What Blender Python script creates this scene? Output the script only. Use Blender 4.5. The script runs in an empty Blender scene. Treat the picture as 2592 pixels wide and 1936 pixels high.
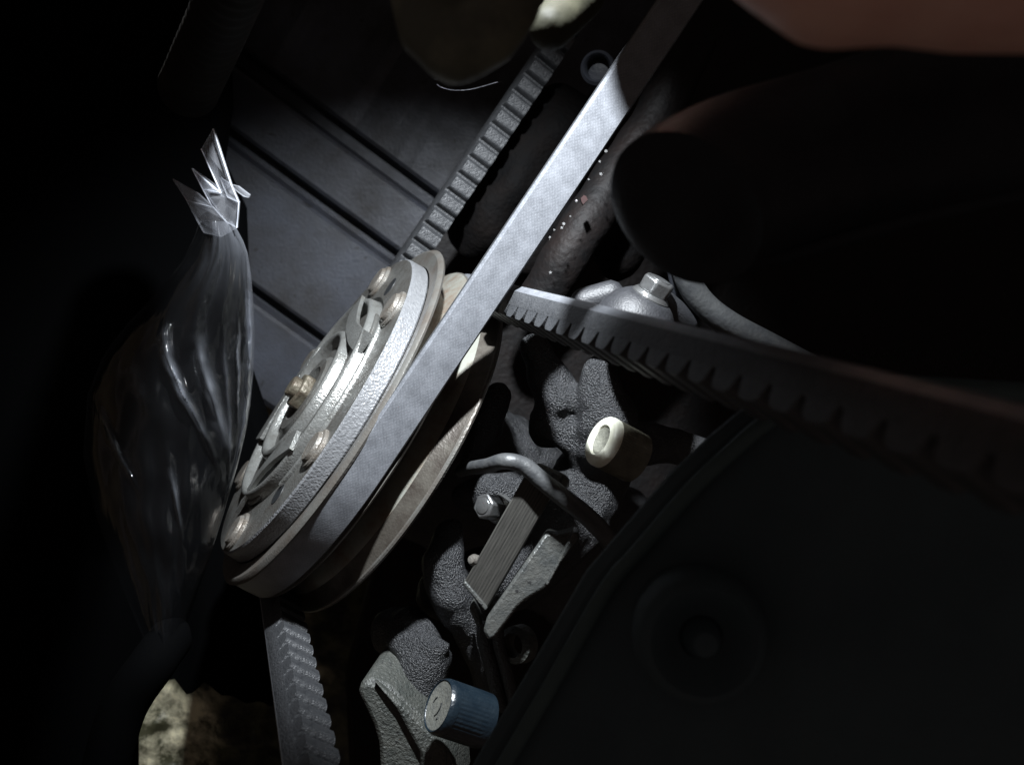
import bpy, bmesh, math, random
from mathutils import Vector, Matrix, noise
random.seed(7)
S = bpy.context.scene
COL = S.collection
R = math.radians

# ------------------------------------------------------------------ camera
F, CX, CY, H = 2357.0, 1296.0, 968.0, 0.53      # focal length in photo pixels, camera height above the ground
cam = bpy.data.cameras.new('camera')
cam.sensor_width = 4.531
cam.lens = 4.12
cam.clip_start = 0.005
cam.clip_end = 20
cam.dof.use_dof = True
cam.dof.focus_distance = 0.262
cam.dof.aperture_fstop = 2.4
camo = bpy.data.objects.new('camera', cam)
camo.location = (0, 0, H)
COL.objects.link(camo)
S.camera = camo

# ------------------------------------------------------------------ dim surroundings
W = bpy.data.worlds.new("World")
S.world = W
W.use_nodes = True
bg = W.node_tree.nodes['Background']
bg.inputs[0].default_value = (1.0, 0.80, 0.72, 1)
bg.inputs[1].default_value = 0.055

# ------------------------------------------------------------------ the hand torch
def spot(name, loc, target, energy, cone, blend, radius, color):
    l = bpy.data.lights.new(name, 'SPOT')
    l.energy = energy; l.spot_size = R(cone); l.spot_blend = blend
    l.shadow_soft_size = radius; l.color = color
    o = bpy.data.objects.new(name, l)
    o.location = loc
    o.rotation_euler = (Vector(target) - Vector(loc)).to_track_quat('-Z', 'Y').to_euler()
    COL.objects.link(o)
    return o
spot('torch', (-0.006, 0.160, H - 0.133), (-0.034, 0.038, H - 0.272), 11.0, 73, 0.8, 0.005, (0.90, 0.95, 1.0))

vs = S.view_settings
vs.view_transform = 'Standard'; vs.look = 'None'; vs.exposure = 0; vs.gamma = 1
try: S.view_settings.use_curve_mapping = False
except Exception: pass
S.cycles.max_bounces = 8
S.cycles.transparent_max_bounces = 16

# ------------------------------------------------------------------ places
def P(px, py, d):
    return Vector(((px - CX) / F * d, -(py - CY) / F * d, H - d))
az, el = 2.5508, 0.3384
A = Vector((math.cos(el) * math.cos(az), math.cos(el) * math.sin(az), math.sin(el)))   # pulley axis, towards its front
E1 = Vector((-A.y, A.x, 0)).normalized()
if E1.y < 0: E1 = -E1
E2 = E1.cross(A)
if E2.z < 0: E2 = -E2
C0 = P(829.8, 1032.7, 0.3034)
def Q(t, u, v):                       # t behind the front rim, u towards the viewer, v up the belt
    return C0 - A * t + E2 * u + E1 * v
def Qp(t, r, th):
    return Q(t, r * math.cos(th), r * math.sin(th))
CAM = Vector((0, 0, H))
def on_t(px, py, t):                  # where the line of sight meets the plane at t: (u, v)
    d = P(px, py, 1.0) - CAM
    o = C0 - A * t
    s = (o - CAM).dot(A) / d.dot(A)
    p = CAM + d * s - o
    return p.dot(E2), p.dot(E1)

# ------------------------------------------------------------------ materials
def mat(name, col, rough=0.5, metal=0.0, spec=0.5, col2=None, cscale=150, cdet=6, camt=(0.35, 0.7),
        bump=0.0, bscale=900, bdet=4, rvar=0.0, bump2=0.0, b2scale=150, speck=None, spscale=400, spthr=0.62):
    m = bpy.data.materials.new(name); m.use_nodes = True
    nt = m.node_tree; N = nt.nodes; L = nt.links
    b = N['Principled BSDF']
    if name not in ('skin', 'water drop', 'damp mossy dirt', 'white cap plastic'):
        col = tuple(c * 0.62 for c in col); col2 = tuple(c * 0.62 for c in col2) if col2 else None
    tc = N.new('ShaderNodeTexCoord')
    b.inputs['Roughness'].default_value = rough
    b.inputs['Metallic'].default_value = metal
    b.inputs['Specular IOR Level'].default_value = spec
    b.inputs['Base Color'].default_value = (*col, 1)
    out = None
    if col2:
        n = N.new('ShaderNodeTexNoise'); n.inputs['Scale'].default_value = cscale; n.inputs['Detail'].default_value = cdet
        n.inputs['Roughness'].default_value = 0.65
        L.new(tc.outputs['Object'], n.inputs['Vector'])
        r = N.new('ShaderNodeValToRGB')
        r.color_ramp.elements[0].position = camt[0]; r.color_ramp.elements[1].position = camt[1]
        r.color_ramp.elements[0].color = (*col, 1); r.color_ramp.elements[1].color = (*col2, 1)
        L.new(n.outputs['Fac'], r.inputs['Fac'])
        out = r.outputs['Color']
        if rvar:
            mr = N.new('ShaderNodeMapRange')
            mr.inputs['To Min'].default_value = max(0.05, rough - rvar); mr.inputs['To Max'].default_value = min(1, rough + rvar)
            mr.inputs['From Min'].default_value = 0.3; mr.inputs['From Max'].default_value = 0.7
            L.new(n.outputs['Fac'], mr.inputs['Value']); L.new(mr.outputs['Result'], b.inputs['Roughness'])
    if speck:
        n3 = N.new('ShaderNodeTexNoise'); n3.inputs['Scale'].default_value = spscale; n3.inputs['Detail'].default_value = 3
        L.new(tc.outputs['Object'], n3.inputs['Vector'])
        r3 = N.new('ShaderNodeValToRGB')
        r3.color_ramp.elements[0].position = spthr; r3.color_ramp.elements[1].position = spthr + 0.07
        L.new(n3.outputs['Fac'], r3.inputs['Fac'])
        mx = N.new('ShaderNodeMix'); mx.data_type = 'RGBA'
        L.new(r3.outputs['Color'], mx.inputs['Factor'])
        if out: L.new(out, mx.inputs['A'])
        else: mx.inputs['A'].default_value = (*col, 1)
        mx.inputs['B'].default_value = (*speck, 1)
        out = mx.outputs['Result']
    if out: L.new(out, b.inputs['Base Color'])
    prev = None
    for amt, sc, dist in ((bump2, b2scale, 0.002), (bump, bscale, 0.0012 if name == 'black sand casting' else 0.0006)):
        if amt:
            n2 = N.new('ShaderNodeTexNoise'); n2.inputs['Scale'].default_value = sc; n2.inputs['Detail'].default_value = bdet
            L.new(tc.outputs['Object'], n2.inputs['Vector'])
            bp = N.new('ShaderNodeBump'); bp.inputs['Strength'].default_value = amt; bp.inputs['Distance'].default_value = dist
            L.new(n2.outputs['Fac'], bp.inputs['Height'])
            if prev: L.new(prev, bp.inputs['Normal'])
            prev = bp.outputs['Normal']
    if prev: L.new(prev, b.inputs['Normal'])
    return m

def fabric_mat(name, col, col2, rough, spec):
    """woven belt back: UV runs in millimetres along and across the belt"""
    m = mat(name, col, rough, 0, spec)
    nt = m.node_tree; N = nt.nodes; L = nt.links; b = N['Principled BSDF']
    uv = N.new('ShaderNodeUVMap')
    def wave(rot):
        mp = N.new('ShaderNodeMapping'); mp.inputs['Rotation'].default_value = (0, 0, rot)
        L.new(uv.outputs['UV'], mp.inputs['Vector'])
        w = N.new('ShaderNodeTexWave'); w.wave_type = 'BANDS'; w.bands_direction = 'X'
        w.inputs['Scale'].default_value = 0.42; w.inputs['Distortion'].default_value = 1.2; w.inputs['Detail'].default_value = 2
        w.inputs['Detail Scale'].default_value = 1.5
        L.new(mp.outputs['Vector'], w.inputs['Vector'])
        return w.outputs['Fac']
    w1, w2 = wave(R(52)), wave(R(-52))
    mul = N.new('ShaderNodeMath'); mul.operation = 'MULTIPLY'
    L.new(w1, mul.inputs[0]); L.new(w2, mul.inputs[1])
    n = N.new('ShaderNodeTexNoise'); n.inputs['Scale'].default_value = 0.22; n.inputs['Detail'].default_value = 7
    L.new(uv.outputs['UV'], n.inputs['Vector'])
    ad = N.new('ShaderNodeMath'); ad.operation = 'MULTIPLY_ADD'; ad.inputs[1].default_value = 0.20
    n4 = N.new('ShaderNodeTexNoise'); n4.inputs['Scale'].default_value = 1.5; n4.inputs['Detail'].default_value = 3; n4.inputs['Roughness'].default_value = 0.7
    mp4 = N.new('ShaderNodeMapping'); mp4.inputs['Scale'].default_value = (0.8, 1.5, 1); mp4.inputs['Rotation'].default_value = (0, 0, R(30))
    L.new(uv.outputs['UV'], mp4.inputs['Vector']); L.new(mp4.outputs['Vector'], n4.inputs['Vector'])
    ad4 = N.new('ShaderNodeMath'); ad4.operation = 'MULTIPLY_ADD'; ad4.inputs[1].default_value = 0.9; ad4.inputs[2].default_value = -0.40
    L.new(n4.outputs['Fac'], ad4.inputs[0])
    ad5 = N.new('ShaderNodeMath'); ad5.operation = 'ADD'
    L.new(ad4.outputs[0], ad5.inputs[0]); L.new(n.outputs['Fac'], ad5.inputs[1])
    L.new(mul.outputs[0], ad.inputs[0]); L.new(ad5.outputs[0], ad.inputs[2])
    r = N.new('ShaderNodeValToRGB')
    r.color_ramp.elements[0].position = 0.38; r.color_ramp.elements[1].position = 0.95
    r.color_ramp.elements[0].color = (*col, 1); r.color_ramp.elements[1].color = (*col2, 1)
    L.new(ad.outputs[0], r.inputs['Fac']); L.new(r.outputs['Color'], b.inputs['Base Color'])
    bp = N.new('ShaderNodeBump'); bp.inputs['Strength'].default_value = 0.35; bp.inputs['Distance'].default_value = 0.00012
    L.new(ad.outputs[0], bp.inputs['Height']); L.new(bp.outputs['Normal'], b.inputs['Normal'])
    return m

def film_mat(name, tint, milky0, milky1, rough, gloss, crease=False):
    """clear film: mostly see-through, a thin gloss, milky where it is creased"""
    m = bpy.data.materials.new(name); m.use_nodes = True
    nt = m.node_tree; N = nt.nodes; L = nt.links
    for n in list(N): N.remove(n)
    out = N.new('ShaderNodeOutputMaterial')
    tr = N.new('ShaderNodeBsdfTransparent'); tr.inputs[0].default_value = (0.95, 0.955, 0.965, 1)
    gl = N.new('ShaderNodeBsdfGlossy'); gl.inputs['Roughness'].default_value = rough; gl.inputs['Color'].default_value = (1, 1, 1, 1)
    df = N.new('ShaderNodeBsdfDiffuse'); df.inputs['Color'].default_value = (*tint, 1)
    tl = N.new('ShaderNodeBsdfTranslucent'); tl.inputs['Color'].default_value = (*tint, 1)
    m1 = N.new('ShaderNodeMixShader'); m1.inputs[0].default_value = 0.5
    L.new(df.outputs[0], m1.inputs[1]); L.new(tl.outputs[0], m1.inputs[2])
    mg = N.new('ShaderNodeMixShader')
    fr = N.new('ShaderNodeLayerWeight'); fr.inputs['Blend'].default_value = 0.5
    pw = N.new('ShaderNodeMath'); pw.operation = 'POWER'; pw.inputs[1].default_value = 4.0
    L.new(fr.outputs['Facing'], pw.inputs[0])
    ml = N.new('ShaderNodeMath'); ml.operation = 'MULTIPLY_ADD'; ml.inputs[1].default_value = gloss * 0.7; ml.inputs[2].default_value = 0.022; ml.use_clamp = True
    L.new(pw.outputs[0], ml.inputs[0]); L.new(ml.outputs[0], mg.inputs[0])
    L.new(tr.outputs[0], mg.inputs[1]); L.new(gl.outputs[0], mg.inputs[2])
    m3 = N.new('ShaderNodeMixShader'); m3.inputs[0].default_value = milky0
    tc = N.new('ShaderNodeTexCoord')
    mp = N.new('ShaderNodeMapping'); mp.inputs['Scale'].default_value = (1, 0.12, 1)
    n2 = N.new('ShaderNodeTexNoise'); n2.inputs['Scale'].default_value = 150; n2.inputs['Detail'].default_value = 4
    L.new(tc.outputs['Object'], mp.inputs['Vector']); L.new(mp.outputs['Vector'], n2.inputs['Vector'])
    if crease:
        at = N.new('ShaderNodeAttribute'); at.attribute_name = 'crease'
        mm = N.new('ShaderNodeMath'); mm.operation = 'MULTIPLY'
        L.new(at.outputs['Fac'], mm.inputs[0]); L.new(n2.outputs['Fac'], mm.inputs[1])
        mr = N.new('ShaderNodeMapRange'); mr.inputs['From Max'].default_value = 0.5
        mr.inputs['To Min'].default_value = milky0; mr.inputs['To Max'].default_value = milky1
        L.new(mm.outputs[0], mr.inputs['Value']); L.new(mr.outputs['Result'], m3.inputs[0])
    L.new(mg.outputs[0], m3.inputs[1]); L.new(m1.outputs[0], m3.inputs[2])
    bp = N.new('ShaderNodeBump'); bp.inputs['Strength'].default_value = 0.25; bp.inputs['Distance'].default_value = 0.002
    L.new(n2.outputs['Fac'], bp.inputs['Height'])
    L.new(bp.outputs['Normal'], gl.inputs['Normal'])
    L.new(m3.outputs[0], out.inputs['Surface'])
    return m

M = {}
M['belt_back'] = fabric_mat('worn belt cloth', (0.075, 0.079, 0.088), (0.15, 0.157, 0.172), 0.47, 1.0)
M['belt_side'] = mat('belt rubber', (0.038, 0.040, 0.044), 0.5, 0, 0.45, (0.065, 0.067, 0.071), 500, bump=0.6, bscale=1600)
M['belt_tooth'] = mat('belt tooth rubber', (0.036, 0.038, 0.042), 0.45, 0, 0.5, (0.072, 0.075, 0.08), 400, bump=0.6, bscale=1600)
M['steel'] = mat('worn pulley steel', (0.20, 0.195, 0.18), 0.36, 0.4, 0.5, (0.13, 0.105, 0.085), 90, 8, (0.42, 0.72), bump=0.25, bscale=1500, rvar=0.08)
M['groove'] = mat('polished groove steel', (0.36, 0.365, 0.32), 0.32, 0.3, 0.6, (0.24, 0.16, 0.11), 90, 7, (0.45, 0.68), bump=0.12, bscale=1500)
M['rustrim'] = mat('brown rim steel', (0.13, 0.118, 0.10), 0.36, 0.4, 0.5, (0.06, 0.048, 0.040), 130, 8, (0.4, 0.66), bump=0.2, bscale=1500)
M['armature'] = mat('pitted black armature', (0.20, 0.205, 0.215), 0.34, 0.2, 0.6, (0.28, 0.285, 0.295), 900, 5, bump=0.55, bscale=1500, bdet=2, speck=(0.03, 0.03, 0.03), spscale=1500, spthr=0.68)
M['plate'] = mat('dusty clutch plate', (0.165, 0.165, 0.155), 0.38, 0.4, 0.5, (0.085, 0.075, 0.065), 130, 8, (0.42, 0.68), bump=0.5, bscale=1500, rvar=0.1)
M['strap'] = mat('bare spring steel', (0.36, 0.365, 0.35), 0.28, 0.6, 0.5, (0.22, 0.215, 0.195), 240, 7, (0.45, 0.72), bump=0.45, bscale=1600)
M['rivet'] = mat('rivet steel', (0.25, 0.24, 0.22), 0.36, 0.4, 0.5, (0.18, 0.15, 0.12), 250, 6, bump=0.4, bscale=1600)
M['brass'] = mat('rusty yellow nut', (0.17, 0.155, 0.115), 0.45, 0.4, 0.5, (0.09, 0.065, 0.045), 350, 6, bump=0.6, bscale=900)
M['cast'] = mat('black sand casting', (0.016, 0.0167, 0.019), 0.40, 0.0, 0.65, (0.038, 0.040, 0.044), 1100, 5, bump=0.95, bscale=1900, bdet=4, speck=(0.004, 0.004, 0.005), spscale=1000, spthr=0.58)
M['castgrey'] = mat('grey sand casting', (0.052, 0.058, 0.052), 0.5, 0.05, 0.5, (0.098, 0.10, 0.088), 260, 7, bump=1.0, bscale=1200, bdet=3, speck=(0.015, 0.015, 0.015), spscale=900, spthr=0.62)
M['alu'] = mat('dull machined metal', (0.105, 0.112, 0.11), 0.4, 0.35, 0.5, (0.18, 0.18, 0.165), 240, 7, bump=0.6, bscale=1000, speck=(0.03, 0.03, 0.03), spscale=500, spthr=0.64)
M['bolt'] = mat('plated bolt steel', (0.50, 0.51, 0.51), 0.28, 0.85, 0.5, (0.36, 0.36, 0.36), 300, 5, bump=0.2, bscale=1500)
M['rubber'] = mat('black rubber hose', (0.020, 0.022, 0.028), 0.5, 0, 0.2, (0.032, 0.034, 0.041), 120, 5, bump=0.25, bscale=900)
M['wirerubber'] = mat('dusty rubber lead', (0.050, 0.053, 0.058), 0.5, 0, 0.5, (0.095, 0.098, 0.098), 180, 6, bump=0.3, bscale=900)
M['blackplastic'] = mat('matt grey plastic', (0.062, 0.092, 0.108), 0.65, 0, 0.25, (0.088, 0.125, 0.142), 25, 5, bump=0.2, bscale=1200)
M['paint'] = mat('dirty blue grey paint', (0.115, 0.125, 0.155), 0.5, 0, 0.4, (0.050, 0.048, 0.050), 22, 9, (0.36, 0.64), bump=0.3, bscale=700, rvar=0.12, speck=(0.022, 0.020, 0.020), spscale=160, spthr=0.67)
M['oily'] = mat('oily dark metal', (0.006, 0.006, 0.0065), 0.6, 0, 0.15, (0.012, 0.008, 0.007), 70, 8, bump=0.8, bscale=420)
M['grime'] = mat('greasy olive casting', (0.13, 0.135, 0.105), 0.6, 0.0, 0.4, (0.30, 0.30, 0.21), 70, 6, (0.45, 0.72), bump=0.5, bscale=400)
M['white'] = mat('white cap plastic', (0.86, 0.86, 0.74), 0.4, 0, 0.5, (0.70, 0.70, 0.56), 300, 5, bump=0.15, bscale=1200)
M['capside'] = mat('cap side plastic', (0.22, 0.21, 0.155), 0.45, 0, 0.5, (0.09, 0.087, 0.065), 220, 6, bump=0.25, bscale=1200)  # darker than the cap's white rim
M['capdish'] = mat('dusty cap centre', (0.33, 0.33, 0.27), 0.6, 0, 0.4, (0.20, 0.20, 0.17), 500, 6, bump=0.6, bscale=900)
M['blue'] = mat('blue cap plastic', (0.008, 0.017, 0.027), 0.30, 0, 0.5, (0.020, 0.032, 0.043), 260, 6, bump=0.3, bscale=1000)
M['blueface'] = mat('dusty cap face', (0.22, 0.22, 0.19), 0.65, 0, 0.4, (0.14, 0.145, 0.135), 350, 7, bump=0.6, bscale=1000)
M['mark'] = mat('dark stamped mark', (0.012, 0.014, 0.016), 0.5)
M['film'] = film_mat('clear plastic film', (0.62, 0.66, 0.74), 0.004, 0.16, 0.14, 1.0, True)
M['shard'] = film_mat('clear plastic shard', (0.75, 0.77, 0.82), 0.16, 0.2, 0.12, 1.0)
M['fold'] = film_mat('folded film edge', (0.85, 0.87, 0.92), 0.75, 0.8, 0.15, 1.0)
M['skin'] = mat('skin', (0.78, 0.47, 0.38), 0.5, 0, 0.4, (0.66, 0.36, 0.29), 90, 6, bump=0.6, bscale=500)
M['skin'].node_tree.nodes['Principled BSDF'].inputs['Subsurface Weight'].default_value = 0.15
M['skin'].node_tree.nodes['Principled BSDF'].inputs['Subsurface Radius'].default_value = (0.006, 0.002, 0.001)
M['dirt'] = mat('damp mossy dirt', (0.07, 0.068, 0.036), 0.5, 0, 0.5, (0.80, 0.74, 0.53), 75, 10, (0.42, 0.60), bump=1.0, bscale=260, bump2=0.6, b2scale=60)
M['olive'] = mat('yellow green highlight', (0.040, 0.039, 0.025), 0.65, 0.0, 0.2, (0.075, 0.072, 0.046), 80, 6, (0.45, 0.7), bump=0.3, bscale=400)  # tint of the torch highlight on the housing
M['lip'] = mat('lightened shroud lip', (0.075, 0.115, 0.125), 0.6, 0, 0.3, (0.10, 0.15, 0.155), 80)  # shroud plastic, lightened for the faint light along its edge
M['backing'] = mat('black shield plastic', (0.0013, 0.0014, 0.0016), 0.9, 0, 0.02)
M['bracket'] = mat('grey cast bracket', (0.028, 0.029, 0.033), 0.5, 0.0, 0.5, (0.046, 0.047, 0.052), 500, 5, bump=0.35, bscale=1800)
M['crust'] = mat('baked oil crust', (0.0025, 0.0025, 0.0028), 0.8, 0, 0.08, (0.005, 0.0035, 0.003), 90, 6, bump=1.0, bscale=500)
M['ribbed'] = mat('dusty black bellows', (0.006, 0.0055, 0.005), 0.8, 0, 0.1, (0.016, 0.013, 0.010), 60)
M['drop'] = mat('water drop', (0.9, 0.9, 0.9), 0.03, 0, 0.8)
M['drop'].node_tree.nodes['Principled BSDF'].inputs['Transmission Weight'].default_value = 0.9
M['red'] = mat('red paint chip', (0.035, 0.006, 0.005), 0.6, 0, 0.2, (0.02, 0.005, 0.004), 400)
M['pale'] = mat('pale green label', (0.20, 0.22, 0.17), 0.5, 0, 0.4, (0.13, 0.14, 0.12), 300)

def shade_dirt():  # shade right of the torch-lit patch, put into the dirt colour
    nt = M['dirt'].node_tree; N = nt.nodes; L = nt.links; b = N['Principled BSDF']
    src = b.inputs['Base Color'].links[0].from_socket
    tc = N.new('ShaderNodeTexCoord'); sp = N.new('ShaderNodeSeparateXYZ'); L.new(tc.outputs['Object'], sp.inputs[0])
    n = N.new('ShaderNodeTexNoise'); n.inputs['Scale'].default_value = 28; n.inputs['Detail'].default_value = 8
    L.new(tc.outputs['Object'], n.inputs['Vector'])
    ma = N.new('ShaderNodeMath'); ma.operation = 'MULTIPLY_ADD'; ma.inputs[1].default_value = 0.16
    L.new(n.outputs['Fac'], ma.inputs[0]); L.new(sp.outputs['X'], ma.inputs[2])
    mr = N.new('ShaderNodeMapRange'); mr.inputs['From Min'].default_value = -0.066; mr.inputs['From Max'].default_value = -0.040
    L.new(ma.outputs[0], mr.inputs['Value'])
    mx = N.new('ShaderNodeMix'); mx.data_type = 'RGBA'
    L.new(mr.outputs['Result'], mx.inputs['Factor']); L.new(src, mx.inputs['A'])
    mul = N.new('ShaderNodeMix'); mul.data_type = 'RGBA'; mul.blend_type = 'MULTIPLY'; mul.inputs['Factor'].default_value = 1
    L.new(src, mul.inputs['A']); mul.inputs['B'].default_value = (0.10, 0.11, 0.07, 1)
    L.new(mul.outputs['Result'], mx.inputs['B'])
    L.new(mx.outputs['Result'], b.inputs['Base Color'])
shade_dirt()

def label_mat():
    m = mat('brushed data plate', (0.20, 0.19, 0.165), 0.45, 0.4, 0.5)
    nt = m.node_tree; N = nt.nodes; L = nt.links; b = N['Principled BSDF']
    uv = N.new('ShaderNodeUVMap')
    mp = N.new('ShaderNodeMapping'); mp.inputs['Scale'].default_value = (0.12, 2.2, 1)
    L.new(uv.outputs['UV'], mp.inputs['Vector'])
    n = N.new('ShaderNodeTexNoise'); n.inputs['Scale'].default_value = 1.2; n.inputs['Detail'].default_value = 6
    L.new(mp.outputs['Vector'], n.inputs['Vector'])
    w = N.new('ShaderNodeTexWave'); w.wave_type = 'BANDS'; w.bands_direction = 'Y'
    w.inputs['Scale'].default_value = 0.36; w.inputs['Distortion'].default_value = 0.25
    L.new(uv.outputs['UV'], w.inputs['Vector'])
    n2 = N.new('ShaderNodeTexNoise'); n2.inputs['Scale'].default_value = 2.0; n2.inputs['Detail'].default_value = 1
    mp2 = N.new('ShaderNodeMapping'); mp2.inputs['Scale'].default_value = (2.2, 0.5, 1)
    L.new(uv.outputs['UV'], mp2.inputs['Vector']); L.new(mp2.outputs['Vector'], n2.inputs['Vector'])
    a1 = N.new('ShaderNodeMath'); a1.operation = 'MULTIPLY'
    L.new(w.outputs['Fac'], a1.inputs[0]); L.new(n2.outputs['Fac'], a1.inputs[1])
    a2 = N.new('ShaderNodeMath'); a2.operation = 'MULTIPLY_ADD'; a2.inputs[1].default_value = -0.42
    L.new(a1.outputs[0], a2.inputs[0]); L.new(n.outputs['Fac'], a2.inputs[2])
    r = N.new('ShaderNodeValToRGB')
    r.color_ramp.elements[0].position = 0.12; r.color_ramp.elements[1].position = 0.62
    r.color_ramp.elements[0].color = (0.032, 0.031, 0.029, 1); r.color_ramp.elements[1].color = (0.098, 0.095, 0.086, 1)
    L.new(a2.outputs[0], r.inputs['Fac']); L.new(r.outputs['Color'], b.inputs['Base Color'])
    return m
M['label'] = label_mat()

# ------------------------------------------------------------------ object helpers
def origin_of(o):
    v = Vector((0, 0, 0))
    while o is not None:
        v += o.location; o = o.parent
    return v
def tag(o, label=None, cat=None, group=None, kind=None):
    if label: o['label'] = label
    if cat: o['category'] = cat
    if group: o['group'] = group
    if kind: o['kind'] = kind
    return o
def empty(name, loc, label, cat, group=None):
    o = bpy.data.objects.new(name, None); COL.objects.link(o)
    o.location = loc; o.empty_display_size = 0.01
    return tag(o, label, cat, group)
def finish(name, bm, m, parent=None, smooth=True, angle=40, bevel=0.0, base=None):
    """link a bmesh given in world coordinates as ONE object"""
    me = bpy.data.meshes.new(name)
    off = origin_of(parent) if parent else (Vector(base) if base is not None else Vector((0, 0, 0)))
    for v in bm.verts: v.co -= off
    bmesh.ops.recalc_face_normals(bm, faces=bm.faces)
    if smooth:
        for f in bm.faces: f.smooth = True
        for e in bm.edges:
            if len(e.link_faces) == 2 and e.calc_face_angle(0) > R(angle): e.smooth = False
    bm.to_mesh(me); bm.free()
    mm = m if isinstance(m, (list, tuple)) else [m]
    for x in mm: me.materials.append(x)
    o = bpy.data.objects.new(name, me); COL.objects.link(o)
    if parent: o.parent = parent
    elif base is not None: o.location = off
    if bevel:
        bv = o.modifiers.new('bevel', 'BEVEL'); bv.width = bevel; bv.segments = 2; bv.limit_method = 'ANGLE'; bv.angle_limit = R(35)
        bv.harden_normals = False
    return o
def frame(axis, hint=Vector((0, 0, 1))):
    z = Vector(axis).normalized()
    if abs(z.dot(hint)) > 0.97: hint = Vector((0, 1, 0))
    x = hint.cross(z).normalized(); y = z.cross(x)
    return x, y, z
def lathe(bm, o, axis, prof, seg=96, x=None, a0=0, a1=2 * math.pi, mi=None, closed=True):
    """prof: (radius, distance along axis); closes on itself when closed"""
    X, Y, Z = frame(axis)
    if x is not None:
        X = x; Y = Z.cross(X)
    full = abs(a1 - a0 - 2 * math.pi) < 1e-6
    n = seg if full else seg + 1
    rings = []
    for i in range(n):
        th = a0 + (a1 - a0) * i / seg
        d = X * math.cos(th) + Y * math.sin(th)
        rings.append([bm.verts.new(o + d * r + Z * h) for r, h in prof])
    m = len(prof)
    for i in range(seg if full else n - 1):
        j = (i + 1) % n
        for k in range(m if closed else m - 1):
            l = (k + 1) % m
            try:
                f = bm.faces.new((rings[i][k], rings[i][l], rings[j][l], rings[j][k]))
                if mi: f.material_index = mi[k]
            except ValueError: pass
    if not full and closed:
        bm.faces.new(rings[0]); bm.faces.new(rings[-1][::-1])
    bmesh.ops.remove_doubles(bm, verts=bm.verts, dist=1e-7)
    return rings
def smooth_path(pts, n=8):
    pts = [Vector(p) for p in pts]
    out = []
    for i in range(len(pts) - 1):
        p0 = pts[max(i - 1, 0)]; p1 = pts[i]; p2 = pts[i + 1]; p3 = pts[min(i + 2, len(pts) - 1)]
        for k in range(n):
            t = k / n
            out.append(0.5 * ((2 * p1) + (p2 - p0) * t + (2 * p0 - 5 * p1 + 4 * p2 - p3) * t * t + (3 * p1 - p0 - 3 * p2 + p3) * t ** 3))
    out.append(pts[-1])
    return out
def tube(bm, path, rad, seg=16, cap=True):
    """rad: number or function of 0..1"""
    n = len(path); rings = []; X = None
    for i, p in enumerate(path):
        t = (path[min(i + 1, n - 1)] - path[max(i - 1, 0)]).normalized()
        if X is None: X, Y, _ = frame(t)
        else:
            X = (X - t * X.dot(t)).normalized()
        Y = t.cross(X)
        r = rad(i / (n - 1)) if callable(rad) else rad
        rings.append([bm.verts.new(p + (X * math.cos(2 * math.pi * k / seg) + Y * math.sin(2 * math.pi * k / seg)) * r) for k in range(seg)])
    for i in range(n - 1):
        for k in range(seg):
            l = (k + 1) % seg
            bm.faces.new((rings[i][k], rings[i][l], rings[i + 1][l], rings[i + 1][k]))
    if cap:
        bm.faces.new(rings[0][::-1]); bm.faces.new(rings[-1])
def prism(bm, poly, ext):
    """poly: world points in order, ext: vector to the far side"""
    a = [bm.verts.new(p) for p in poly]; b = [bm.verts.new(p + ext) for p in poly]
    n = len(poly)
    bm.faces.new(a); bm.faces.new(b[::-1])
    for i in range(n):
        j = (i + 1) % n
        bm.faces.new((a[i], b[i], b[j], a[j]))
def bake(o):
    dg = bpy.context.evaluated_depsgraph_get(); dg.update()
    me = bpy.data.meshes.new_from_object(o.evaluated_get(dg))
    old = o.data; o.modifiers.clear(); o.data = me
    for p in me.polygons: p.use_smooth = True
    return o
def _ico():
    b = bmesh.new(); bmesh.ops.create_icosphere(b, subdivisions=2, radius=1)
    b.verts.index_update()
    r = ([v.co.copy() for v in b.verts], [[v.index for v in f.verts] for f in b.faces]); b.free(); return r
ICO = _ico()
def blob(name, caps, m, parent=None, voxel=0.0012, it=8, lump=0.0, lscale=60, base=None):
    """cast or soft body: chains of rounded links grown together into one skin; caps: list of chains of (point, radius)"""
    bm = bmesh.new()
    vs_, fs_ = ICO
    for ch in caps:
        pts = []
        for i in range(len(ch) - 1):
            (p, r), (q, s) = ch[i], ch[i + 1]
            k = max(2, int((q - p).length / (0.35 * min(r, s))))
            for j in range(k): pts.append((p.lerp(q, j / k), r + (s - r) * j / k))
        pts.append(ch[-1])
        for p, r in pts:
            vv = [bm.verts.new(p + v * r) for v in vs_]
            for f in fs_: bm.faces.new([vv[i] for i in f])
    o = finish(name, bm, m, parent, base=base)
    md = o.modifiers.new('remesh', 'REMESH'); md.mode = 'VOXEL'; md.voxel_size = voxel
    sm = o.modifiers.new('smooth', 'SMOOTH'); sm.factor = 0.5; sm.iterations = it
    bake(o)
    if lump:
        cs = [v.co.copy() for v in o.data.vertices]; ns = [v.normal.copy() for v in o.data.vertices]
        for v, c, n_ in zip(o.data.vertices, cs, ns):
            v.co = c + n_ * lump * noise.noise(c * lscale)
    return o
def pxr(r, d): return r / F * d
def chain(*pts):      # (px, py, depth, radius px)
    return [(P(a, b, d), pxr(r, d)) for a, b, d, r in pts]

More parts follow.
